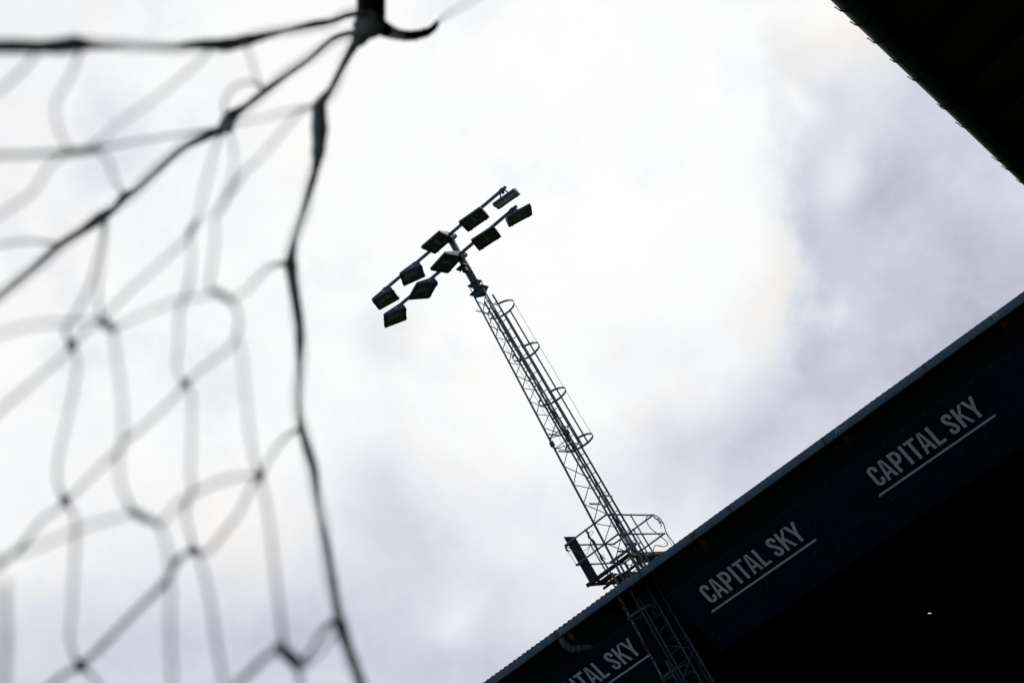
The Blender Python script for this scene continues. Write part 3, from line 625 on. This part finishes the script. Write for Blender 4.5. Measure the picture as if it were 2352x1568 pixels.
# ------------------------------------------------------------------ goal net
def dep(c): return 1/(c/36.3+.0303)             # the farther a cord is out of focus the nearer it hangs
net = thing('goal_net', 'dark knotted goal net with thick edge ropes, gathered at one corner and out of focus', 'goal net', unproj(500, 700, 1.6))
def cord(bm, pts, n=6, seg=6):                  # pts: (px, py, thickness px, c)
    P, V = catmull([(a, b) for a, b, _, _ in pts], [(t, dep(c)) for _, _, t, c in pts], seg)
    pos = [unproj(p[0], p[1], v[1]) for p, v in zip(P, V)]
    if V[len(V)//2][0] > 8: V = [(v[0]*(1+.15*mnoise.noise(Vector((i*.55, pts[0][0]*.01, 0)))), v[1]) for i, v in enumerate(V)]
    rad = [v[0]*v[1]/F/2*(1.28 if v[0] < 8 else 1.36) for v in V]
    tube(bm, pos, rad, n)
R_ = [(836, 70, 18, 13), (809, 112, 15, 14), (782, 162, 12, 14), (759, 207, 11, 15), (737, 236, 20, 16), (733, 252, 25, 17), (734, 300, 29, 17), (731, 350, 23, 17), (724, 391, 14, 17), (712, 434, 14, 18), (697, 484, 10, 18), (679, 541, 9, 18), (669, 590, 17, 19), (668, 610, 22, 19), (672, 641, 18, 19), (679, 687, 17, 19), (687, 741, 17, 19), (689, 783, 17, 20), (688, 833, 11, 20), (688, 896, 8, 20), (688, 946, 8, 20), (693, 983, 13, 20), (707, 1033, 17, 21), (721, 1080, 16, 22), (729, 1146, 10, 22), (737, 1190, 10, 23), (747, 1237, 14, 24), (762, 1325, 14, 25), (776, 1405, 17, 26), (784, 1440, 23, 27), (802, 1495, 17, 27), (827, 1566, 19, 28), (862, 1680, 18, 30), (920, 1900, 18, 32)]
D_ = [(832, 72, 12, 13), (769, 87, 9, 14), (709, 137, 9, 15), (659, 172, 9, 15), (614, 205, 13, 16), (567, 242, 10, 16), (530, 268, 22, 17), (519, 290, 30, 17), (500, 302, 16, 17), (425, 337, 11, 18), (362, 391, 10, 18), (312, 436, 10, 18), (287, 451, 16, 19), (262, 479, 11, 19), (230, 501, 20, 19), (187, 531, 13, 20), (140, 561, 13, 20), (75, 617, 10, 20), (0, 679, 10, 21), (-120, 780, 10, 22), (-350, 960, 10, 23)]
T_ = [(834, 30, 12, 13), (797, 36, 10, 14), (759, 50, 11, 14), (722, 56, 13, 15), (659, 70, 9, 16), (609, 82, 14, 18), (559, 95, 22, 19), (522, 103, 23, 20), (459, 103, 18, 21), (400, 107, 10, 23), (312, 106, 8, 25), (225, 105, 14, 26), (175, 102, 28, 27), (140, 106, 27, 27), (90, 108, 22, 28), (0, 107, 24, 29), (-150, 112, 20, 31), (-400, 120, 20, 33)]
R_, D_, T_ = ([(a, b, t, c+(0 if i < 2 else 1)) for i, (a, b, t, c) in enumerate(r)] for r in (R_, D_, T_))
for rp_, nm in ((R_, 'edge_rope'), (D_, 'edge_rope'), (T_, 'edge_rope')):
    bm = new(); cord(bm, rp_, 8, 5); part(nm, bm, M['cord'], net)
# edge meshes threaded along the ropes, hanging a little nearer
bm = new()
for rp_, o in ((R_, -4), (D_, 4), (T_, -6)):
    cord(bm, [(a+o*math.sin(i*1.7), b+o*.7*math.cos(i*1.1), 7, c+19) for i, (a, b, t, c) in enumerate(rp_)], 5, 4)
S_ = [
 [(187, 112, 6, 28), (162, 175, 5, 35), (132, 225, 5, 36), (127, 262, 5, 36), (140, 312, 5, 36), (160, 345, 6, 32)],
 [(150, 351, 13, 30), (188, 347, 14, 30), (225, 342, 12, 30)],
 [(-120, 362, 8, 34), (0, 357, 8, 34), (75, 355, 8, 33), (150, 350, 9, 31)],
 [(225, 343, 7, 30), (300, 327, 5, 29), (400, 311, 4.5, 26), (505, 294, 5, 18)],
 [(487, 112, 5, 24), (460, 140, 4.5, 32), (375, 212, 4.5, 35), (275, 282, 4.5, 36), (212, 335, 6, 33), (125, 370, 5, 35), (75, 440, 5.5, 36), (0, 492, 5.5, 36), (-120, 570, 5.5, 36)],
 [(95, 108, 6, 30), (82, 125, 5.5, 34), (50, 162, 5.5, 36), (0, 207, 5.5, 36), (-120, 300, 5.5, 36)],
 [(560, 100, 5, 22), (575, 130, 4, 28), (588, 175, 4, 28), (605, 205, 5, 18)],
 [(519, 280, 6, 20), (515, 240, 5, 26), (532, 205, 5, 28), (570, 188, 5, 26), (606, 204, 5, 18)],
 [(225, 350, 6, 30), (250, 372, 5, 33), (263, 411, 5, 32), (284, 448, 6, 22)],
 [(-120, 566, 5, 30), (0, 561, 5, 29), (62, 554, 5, 28), (115, 558, 6, 24), (145, 560, 7, 20)],
 [(238, 510, 6, 22), (232, 560, 5, 30), (222, 600, 5, 32), (207, 654, 6, 32), (176, 716, 5, 32), (150, 752, 6, 30), (163, 788, 7, 28)],
 [(246, 508, 5, 22), (240, 560, 4, 30), (232, 616, 4, 32), (225, 679, 4.5, 32), (231, 731, 6, 30)],
 [(229, 728, 15, 30), (240, 742, 17, 30), (265, 759, 12, 30)],
 [(235, 730, 5, 31), (250, 716, 5, 33), (312, 654, 4.6, 34), (375, 599, 4.6, 34), (436, 541, 6, 31)],
 [(435, 541, 12, 28), (440, 527, 13, 28), (456, 503, 8, 29)],
 [(455, 504, 6, 31), (460, 480, 5, 35), (470, 429, 5, 36), (482, 391, 5, 35), (494, 340, 5, 30), (517, 300, 6, 19)],
 [(490, 497, 6, 34), (500, 487, 7, 33), (549, 411, 7, 33), (556, 400, 6, 33), (609, 350, 5, 34), (684, 262, 5, 30), (728, 243, 6, 18)],
 [(524, 290, 6, 19), (560, 280, 4.5, 30), (609, 270, 4.5, 33), (680, 252, 4.5, 30), (730, 240, 6, 17)],
 [(490, 497, 5, 34), (495, 541, 5, 36), (486, 617, 5, 36), (480, 660, 6, 34), (490, 668, 8, 33)],
 [(522, 290, 5, 19), (534, 330, 4.5, 30), (536, 400, 4.5, 35), (508, 470, 5, 35), (490, 500, 5, 34)],
 [(434, 540, 5, 30), (440, 600, 5, 35), (431, 666, 7, 34), (412, 715, 6, 35), (410, 783, 5, 36), (405, 845, 5, 34), (424, 880, 6, 28)],
 [(486, 666, 10, 32), (508, 677, 14, 32), (533, 692, 9, 32)],
 [(533, 690, 5, 33), (564, 668, 5, 34), (595, 635, 5, 31), (617, 614, 6, 27), (640, 606, 8, 22), (668, 606, 12, 19)],
 [(490, 672, 5, 34), (470, 680, 5, 36), (412, 688, 5, 37), (325, 724, 5, 38), (263, 752, 6, 32)],
 [(535, 692, 6, 33), (549, 729, 6, 34), (544, 766, 6, 34), (525, 800, 5.5, 34), (462, 848, 5, 34), (428, 879, 7, 27)],
 [(545, 770, 5, 35), (555, 810, 5, 37), (562, 883, 5, 38), (572, 983, 5.2, 38), (583, 1050, 6, 34), (596, 1090, 8, 28)],
 [(232, 738, 5, 31), (205, 755, 5, 33), (165, 790, 7, 27)],
 [(230, 735, 5.5, 33), (190, 738, 5.5, 37), (140, 742, 5.5, 39), (75, 746, 5.5, 40), (0, 766, 5.5, 40), (-120, 800, 5.5, 40)],
 [(262, 759, 6, 32), (265, 808, 5.4, 38), (277, 883, 5.4, 38), (283, 983, 5.4, 38), (273, 1058, 5.4, 38), (280, 1120, 5.4, 38), (304, 1172, 8, 32)],
 [(165, 792, 7, 27), (150, 813, 5.4, 33), (75, 878, 5.4, 34), (0, 943, 5.4, 34), (-120, 1050, 5.4, 35)],
 [(165, 794, 7, 27), (176, 825, 5.4, 33), (174, 870, 5.4, 34), (155, 958, 5.4, 34), (133, 1058, 5.4, 34), (133, 1108, 5.4, 33), (150, 1149, 8, 26)],
 [(425, 881, 7, 26), (400, 913, 5.4, 33), (325, 983, 5.4, 34), (290, 1008, 7.5, 34), (265, 1040, 7.5, 34), (225, 1078, 5.4, 34), (170, 1133, 6, 30), (150, 1149, 8, 26)],
 [(426, 882, 7, 26), (440, 905, 5.2, 33), (440, 1008, 5.2, 36), (437, 1083, 5.2, 36), (441, 1128, 7, 34), (424, 1168, 8, 34), (430, 1200, 5.5, 35), (446, 1262, 8, 27)],
 [(298, 1170, 13, 31), (330, 1188, 15, 31), (370, 1203, 8, 33)],
 [(300, 1174, 6, 35), (270, 1188, 6, 38), (200, 1207, 6, 40), (100, 1250, 6, 40), (37, 1272, 6, 40), (0, 1282, 6, 40), (-120, 1310, 6, 40)],
 [(596, 1092, 7, 28), (562, 1092, 6, 35), (520, 1100, 6, 38), (475, 1117, 6, 38), (412, 1153, 6, 38), (385, 1185, 6, 37), (367, 1203, 7, 34)],
 [(362, 1203, 7, 34), (378, 1235, 6, 39), (388, 1290, 6.5, 40), (391, 1350, 7, 40), (391, 1450, 7, 40), (395, 1566, 7.5, 41), (398, 1690, 8, 41)],
 [(447, 1264, 9, 26), (425, 1272, 9, 31), (405, 1290, 11, 32), (375, 1340, 11, 32), (300, 1415, 9.5, 32), (225, 1492, 10, 31), (186, 1527, 12, 26)],
 [(448, 1264, 8, 26), (475, 1268, 7, 33), (512, 1225, 6.5, 34), (550, 1175, 6.5, 34), (577, 1118, 6.5, 32), (597, 1096, 8, 27)],
 [(448, 1266, 8, 26), (463, 1297, 6.5, 37), (480, 1362, 6.5, 38), (497, 1475, 7, 38), (513, 1566, 7.5, 38), (530, 1690, 8, 38)],
 [(597, 1093, 8, 27), (609, 1070, 5.5, 31), (639, 1022, 5.5, 30), (663, 998, 7, 26), (690, 985, 10, 20)],
 [(597, 1096, 8, 27), (604, 1125, 6.5, 36), (619, 1200, 6.5, 38), (627, 1275, 6.5, 38), (639, 1375, 7, 38), (648, 1450, 7.5, 36), (655, 1495, 12, 30)],
 [(150, 1150, 8, 26), (130, 1172, 6, 32), (100, 1190, 6, 33), (50, 1252, 9, 32), (20, 1280, 9, 33), (-30, 1320, 8, 33), (-150, 1400, 8, 34)],
 [(150, 1150, 8, 26), (171, 1185, 6, 34), (175, 1225, 7, 36), (170, 1300, 5.6, 36), (165, 1400, 5.6, 36), (160, 1462, 6, 34), (170, 1505, 7, 30), (184, 1527, 10, 26)],
 [(184, 1530, 10, 26), (150, 1547, 9, 31), (90, 1600, 9, 33), (20, 1690, 9, 34)],
 [(188, 1530, 10, 26), (212, 1552, 7, 32), (240, 1600, 7, 34), (280, 1690, 7, 35)],
 [(638, 1485, 18, 31), (664, 1505, 24, 30), (690, 1533, 22, 30)],
 [(645, 1490, 11, 33), (620, 1500, 11, 35), (577, 1540, 11, 36), (540, 1580, 11, 37), (480, 1690, 11, 38)],
 [(692, 1524, 10, 30), (716, 1490, 8, 32), (735, 1455, 9, 31), (760, 1430, 12, 28), (782, 1428, 14, 27)],
 [(700, 1530, 6, 31), (730, 1505, 5, 33), (760, 1470, 5, 32), (786, 1444, 8, 28)],
 [(684, 1530, 11, 31), (690, 1570, 9, 34), (700, 1690, 9, 36)],
 [(12, 1330, 8, 44), (10, 1370, 9, 44), (13, 1450, 10, 44), (8, 1566, 11, 44), (0, 1690, 11, 44)],
 [(1004, 52, 5, 14), (1030, 32, 4.5, 26), (1085, 0, 4.5, 30), (1200, -80, 4.5, 32)],
]
for s in S_: cord(bm, s, 6, 5)
for px, py, t, c in ((165, 791, 20, 25), (425, 881, 20, 25), (150, 1149, 22, 25), (447, 1265, 20, 25), (596, 1094, 22, 26), (185, 1528, 27, 26), (437, 536, 13, 28), (519, 290, 30, 17), (262, 757, 14, 29)):
    d = dep(c); ball(bm, unproj(px, py, d), t*d/F/2*1.1, 8, (1.15, .85, 1))
    for k in range(4): ball(bm, unproj(px+random.uniform(-.4, .4)*t, py+random.uniform(-.4, .4)*t, d), t*d/F/2*random.uniform(.45, .8), 6)
cord(bm, [(847, 44, 44, 14), (846, 58, 46, 14), (838, 74, 30, 13), (826, 100, 12, 14)], 8, 5)
for k in range(10): 
    d = dep(14); ball(bm, unproj(836+random.uniform(-22, 10), 72+random.uniform(-22, 14), d), random.uniform(.006, .012), 7)
part('netting', bm, M['cord'], net)
# the support the corner hangs from
dh = dep(13)
stn = thing('net_support', 'black steel net support ending in an upturned hook at the gathered net corner', 'net support', (2.3, 1.9, 0))
bm = new(); top = unproj(853, -420, dh*1.03)
tube(bm, [unproj(852, 40, dh), unproj(853, -60, dh*1.005), unproj(853, -200, dh*1.015), top], [.026, .0255, .025, .024], 14)
ball(bm, unproj(850, 52, dh), .028, 10); 
P, _ = catmull([tuple(top), tuple(top+Vector((.12, .01, .07))), tuple(top+Vector((.4, .02, .09))), (2.05, 1.9, top.z+.05), (2.27, 1.9, top.z-.06), (2.3, 1.9, top.z-.3), (2.3, 1.9, 0.02)], [(0,)]*7, 8)
part('hanger', bm, M['hook'], stn)
bm = new(); tube(bm, P, .024, 14); part('post', bm, M['hook'], stn)
bm = new(); tube(bm, [(2.3, 1.9, 0), (2.3, 1.9, .02)], .12, 20); part('base', bm, M['hook'], stn)
bm = new(); cord(bm, [(848, 30, 50, 13), (862, 52, 40, 13), (882, 67, 25, 13), (905, 77, 20, 12.5), (930, 82, 18, 12), (955, 81, 17, 12), (980, 74.5, 15, 12), (995, 65, 12, 12), (1006, 50, 8, 12)], 10, 6); part('hook', bm, M['hook'], stn)

# ------------------------------------------------------------------ sky and light
world = bpy.data.worlds.new('World'); sc.world = world; world.use_nodes = True; nt = world.node_tree; nt.nodes.clear(); N = nt.nodes.new; LK = nt.links.new
SUN = Vector((.34, .74, .58)).normalized(); el = math.asin(SUN.z); az = math.atan2(SUN.x, SUN.y)
sky = N('ShaderNodeTexSky'); sky.sky_type = 'NISHITA'; sky.sun_disc = False; sky.sun_elevation = el; sky.sun_rotation = az; sky.dust_density = 1.5
bg1 = N('ShaderNodeBackground'); bg1.inputs['Strength'].default_value = .12; LK(sky.outputs[0], bg1.inputs[0])
tc = N('ShaderNodeTexCoord'); DIR = tc.outputs['Generated']
def math_(op, a, b=None, c=None):
    n = N('ShaderNodeMath'); n.operation = op
    for i, x in enumerate((a, b, c)):
        if x is None: continue
        if isinstance(x, (int, float)): n.inputs[i].default_value = x
        else: LK(x, n.inputs[i])
    return n.outputs[0]
def dot(v):
    n = N('ShaderNodeVectorMath'); n.operation = 'DOT_PRODUCT'; LK(DIR, n.inputs[0]); n.inputs[1].default_value = v; return n.outputs['Value']
def noise(scale, detail, rough, off=0, vec=None, dist=0):
    n = N('ShaderNodeTexNoise'); n.noise_dimensions = '4D'; n.inputs['Scale'].default_value = scale; n.inputs['Detail'].default_value = detail; n.inputs['Roughness'].default_value = rough; n.inputs['W'].default_value = off; n.inputs['Distortion'].default_value = dist
    LK(vec or DIR, n.inputs['Vector']); return n.outputs['Fac']
# tangent coordinates about the bright gap in the clouds, in units of the cloud deck
z = math_('MAXIMUM', dot(FW), .08); p = math_('DIVIDE', dot(RT), z); q = math_('DIVIDE', dot(DN), z)
w1 = math_('SUBTRACT', noise(5.5, 6, .55, 1.3), .5); w2 = math_('SUBTRACT', noise(5.5, 6, .55, 7.7), .5)
p = math_('ADD', p, math_('MULTIPLY', w1, .15)); q = math_('ADD', q, math_('MULTIPLY', w2, .15))
BL = [  # cloud masses: centre, half widths, turn, thickness of cloud
 (2400, 660, 420, 340, 20, .45), (2060, 330, 150, 250, 10, .15), (1985, 330, 110, 150, 15, .14), (2150, 830, 280, 260, -30, .34), (2200, 380, 200, 330, 40, .18),
 (1780, 985, 220, 190, -30, .34), (1560, 1130, 250, 140, -30, .25), (890, 1230, 170, 260, 25, .25), (860, 1060, 80, 110, 25, .16), (880, 770, 80, 70, 0, .16), (930, 1540, 460, 150, 0, .30),
 (330, 1560, 480, 190, 0, .30), (120, 1480, 200, 260, 0, .08), (1180, 1480, 170, 170, 0, .18), (1110, 1280, 260, 140, 0, .14), (100, 130, 560, 480, 0, .12), (400, 980, 620, 520, 0, .06), (1090, 900, 130, 90, -30, .06),
 (2160, 160, 160, 120, 45, .15), (1905, 215, 70, 65, 40, .10), (1760, 25, 90, 70, 0, .10), (1880, 580, 60, 200, 0, .16), (1480, 780, 160, 70, -20, .06), (1850, 820, 90, 130, 10, .12),
 # brighter gaps
 (1890, 262, 50, 28, 20, -.22), (1992, 365, 60, 100, 25, -.24), (1955, 460, 50, 90, 30, -.18), (1930, 720, 24, 34, 0, -.22), (1640, 870, 20, 20, 0, -.08), (1090, 1405, 85, 55, -20, -.24), (1040, 930, 130, 100, -35, -.08), (1250, 1240, 90, 60, -10, -.10), (40, 1300, 130, 70, -20, -.14), (1800, 740, 50, 80, 0, -.08), (1440, 1230, 80, 60, -30, -.08)]
s = None
for cx_, cy_, sx, sy, an, am in BL:
    a = math.radians(an); dx = math_('SUBTRACT', p, (cx_-1176)/F); dy = math_('SUBTRACT', q, (cy_-784)/F)
    u = math_('MULTIPLY', math_('ADD', math_('MULTIPLY', dx, math.cos(a)), math_('MULTIPLY', dy, math.sin(a))), F/sx)
    v = math_('MULTIPLY', math_('SUBTRACT', math_('MULTIPLY', dy, math.cos(a)), math_('MULTIPLY', dx, math.sin(a))), F/sy)
    e = math_('EXPONENT', math_('MULTIPLY', math_('ADD', math_('MULTIPLY', u, u), math_('MULTIPLY', v, v)), -1.0))
    s = math_('MULTIPLY', e, am) if s is None else math_('MULTIPLY_ADD', e, am, s)
f1 = noise(11, 9, .58, 3.1); f2 = noise(26, 7, .57, 9.2); f3 = noise(3.2, 5, .5, 5.5)
amp = math_('MULTIPLY_ADD', math_('MINIMUM', math_('MAXIMUM', s, 0), .5), .85, .11)
det = math_('ADD', math_('MULTIPLY', math_('SUBTRACT', f1, .5), 1.15), math_('MULTIPLY', math_('SUBTRACT', f2, .5), .85))
s = math_('MULTIPLY_ADD', det, amp, math_('ADD', s, .020))
# crisp shoulder of the big dark cloud
ed = math_('ADD', math_('SUBTRACT', p, (1838-1176)/F), math_('MULTIPLY_ADD', math_('SUBTRACT', q, (500-784)/F), -.10, math_('ADD', math_('MULTIPLY', math_('SUBTRACT', f1, .5), .075), math_('MULTIPLY', math_('SUBTRACT', f2, .5), .06))))
sg = N('ShaderNodeMapRange'); sg.interpolation_type = 'SMOOTHSTEP'; sg.inputs['From Min'].default_value = -.010; sg.inputs['From Max'].default_value = .016; LK(ed, sg.inputs['Value'])
wy = math_('MULTIPLY', math_('SUBTRACT', q, (500-784)/F), F/300); wx = math_('MULTIPLY', math_('SUBTRACT', p, (1840-1176)/F), F/330)
s = math_('MULTIPLY_ADD', math_('MULTIPLY', sg.outputs[0], math_('EXPONENT', math_('MULTIPLY', math_('MULTIPLY_ADD', wy, wy, math_('MULTIPLY', wx, wx)), -1.0))), .20, s)
# unseen sky darkened behind the camera and lifted overhead to set the fill light
fwd = dot((FW+Vector((.12, 0, .55))).normalized()); far = N('ShaderNodeMapRange'); far.interpolation_type = 'SMOOTHSTEP'; far.inputs['From Min'].default_value = .90; far.inputs['From Max'].default_value = .55; LK(fwd, far.inputs['Value'])
gen = math_('MULTIPLY_ADD', math_('SUBTRACT', f3, .5), .7, 1.0)
mixs = N('ShaderNodeMix'); mixs.data_type = 'FLOAT'; LK(far.outputs[0], mixs.inputs[0]); LK(s, mixs.inputs[2]); LK(gen, mixs.inputs[3]); s = mixs.outputs[0]
rp_ = N('ShaderNodeValToRGB'); LK(s, rp_.inputs[0]); e = rp_.color_ramp.elements
cols = [(0, (1.0, 1.0, 1.0)), (.06, (.962, .968, .972)), (.13, (.895, .905, .925)), (.21, (.84, .857, .885)), (.32, (.755, .787, .85)), (.48, (.645, .677, .765)), (.66, (.53, .555, .66)), (.82, (.41, .435, .53)), (1, (.23, .265, .33))]
while len(e) < len(cols): e.new(.5)
for x, (pos, c) in zip(e, cols): x.position = pos; x.color = (*c, 1)
warm = N('ShaderNodeMix'); warm.data_type = 'RGBA'; warm.blend_type = 'MULTIPLY'; wf = N('ShaderNodeMapRange'); wf.inputs['From Min'].default_value = .5; wf.inputs['From Max'].default_value = .68; LK(noise(7, 4, .5, 12.5), wf.inputs['Value'])
wg = N('ShaderNodeMapRange'); wg.interpolation_type = 'SMOOTHSTEP'; wg.inputs['From Min'].default_value = .015; wg.inputs['From Max'].default_value = .15; LK(s, wg.inputs['Value'])
wh = N('ShaderNodeMapRange'); wh.interpolation_type = 'SMOOTHSTEP'; wh.inputs['From Min'].default_value = .42; wh.inputs['From Max'].default_value = .22; LK(s, wh.inputs['Value'])
LK(math_('MULTIPLY', math_('MULTIPLY', wf.outputs[0], wg.outputs[0]), wh.outputs[0]), warm.inputs[0]); LK(rp_.outputs[0], warm.inputs[6]); warm.inputs[7].default_value = (1.05, .985, .91, 1)
bg2 = N('ShaderNodeBackground'); LK(warm.outputs[2], bg2.inputs[0]); bg2.inputs['Strength'].default_value = 1.0
gap = N('ShaderNodeMapRange'); gap.inputs['From Min'].default_value = .56; gap.inputs['From Max'].default_value = .76; gap.inputs['To Max'].default_value = .28; LK(noise(10, 6, .55, 21.0), gap.inputs['Value'])
ms = N('ShaderNodeMixShader'); LK(gap.outputs[0], ms.inputs[0]); LK(bg2.outputs[0], ms.inputs[1]); LK(bg1.outputs[0], ms.inputs[2])
wo = N('ShaderNodeOutputWorld'); LK(ms.outputs[0], wo.inputs['Surface'])
sl = bpy.data.lights.new('sun', 'SUN'); sl.energy = 1.5; sl.angle = math.radians(14); sl.color = (1, .95, .88)
so = bpy.data.objects.new('sun', sl); C.objects.link(so); so.rotation_euler = (-SUN).to_track_quat('-Z', 'Y').to_euler()

sc.render.engine = 'CYCLES'
sc.cycles.use_denoising = True
sc.cycles.max_bounces = 6; sc.cycles.sample_clamp_indirect = 4
sc.render.film_transparent = False
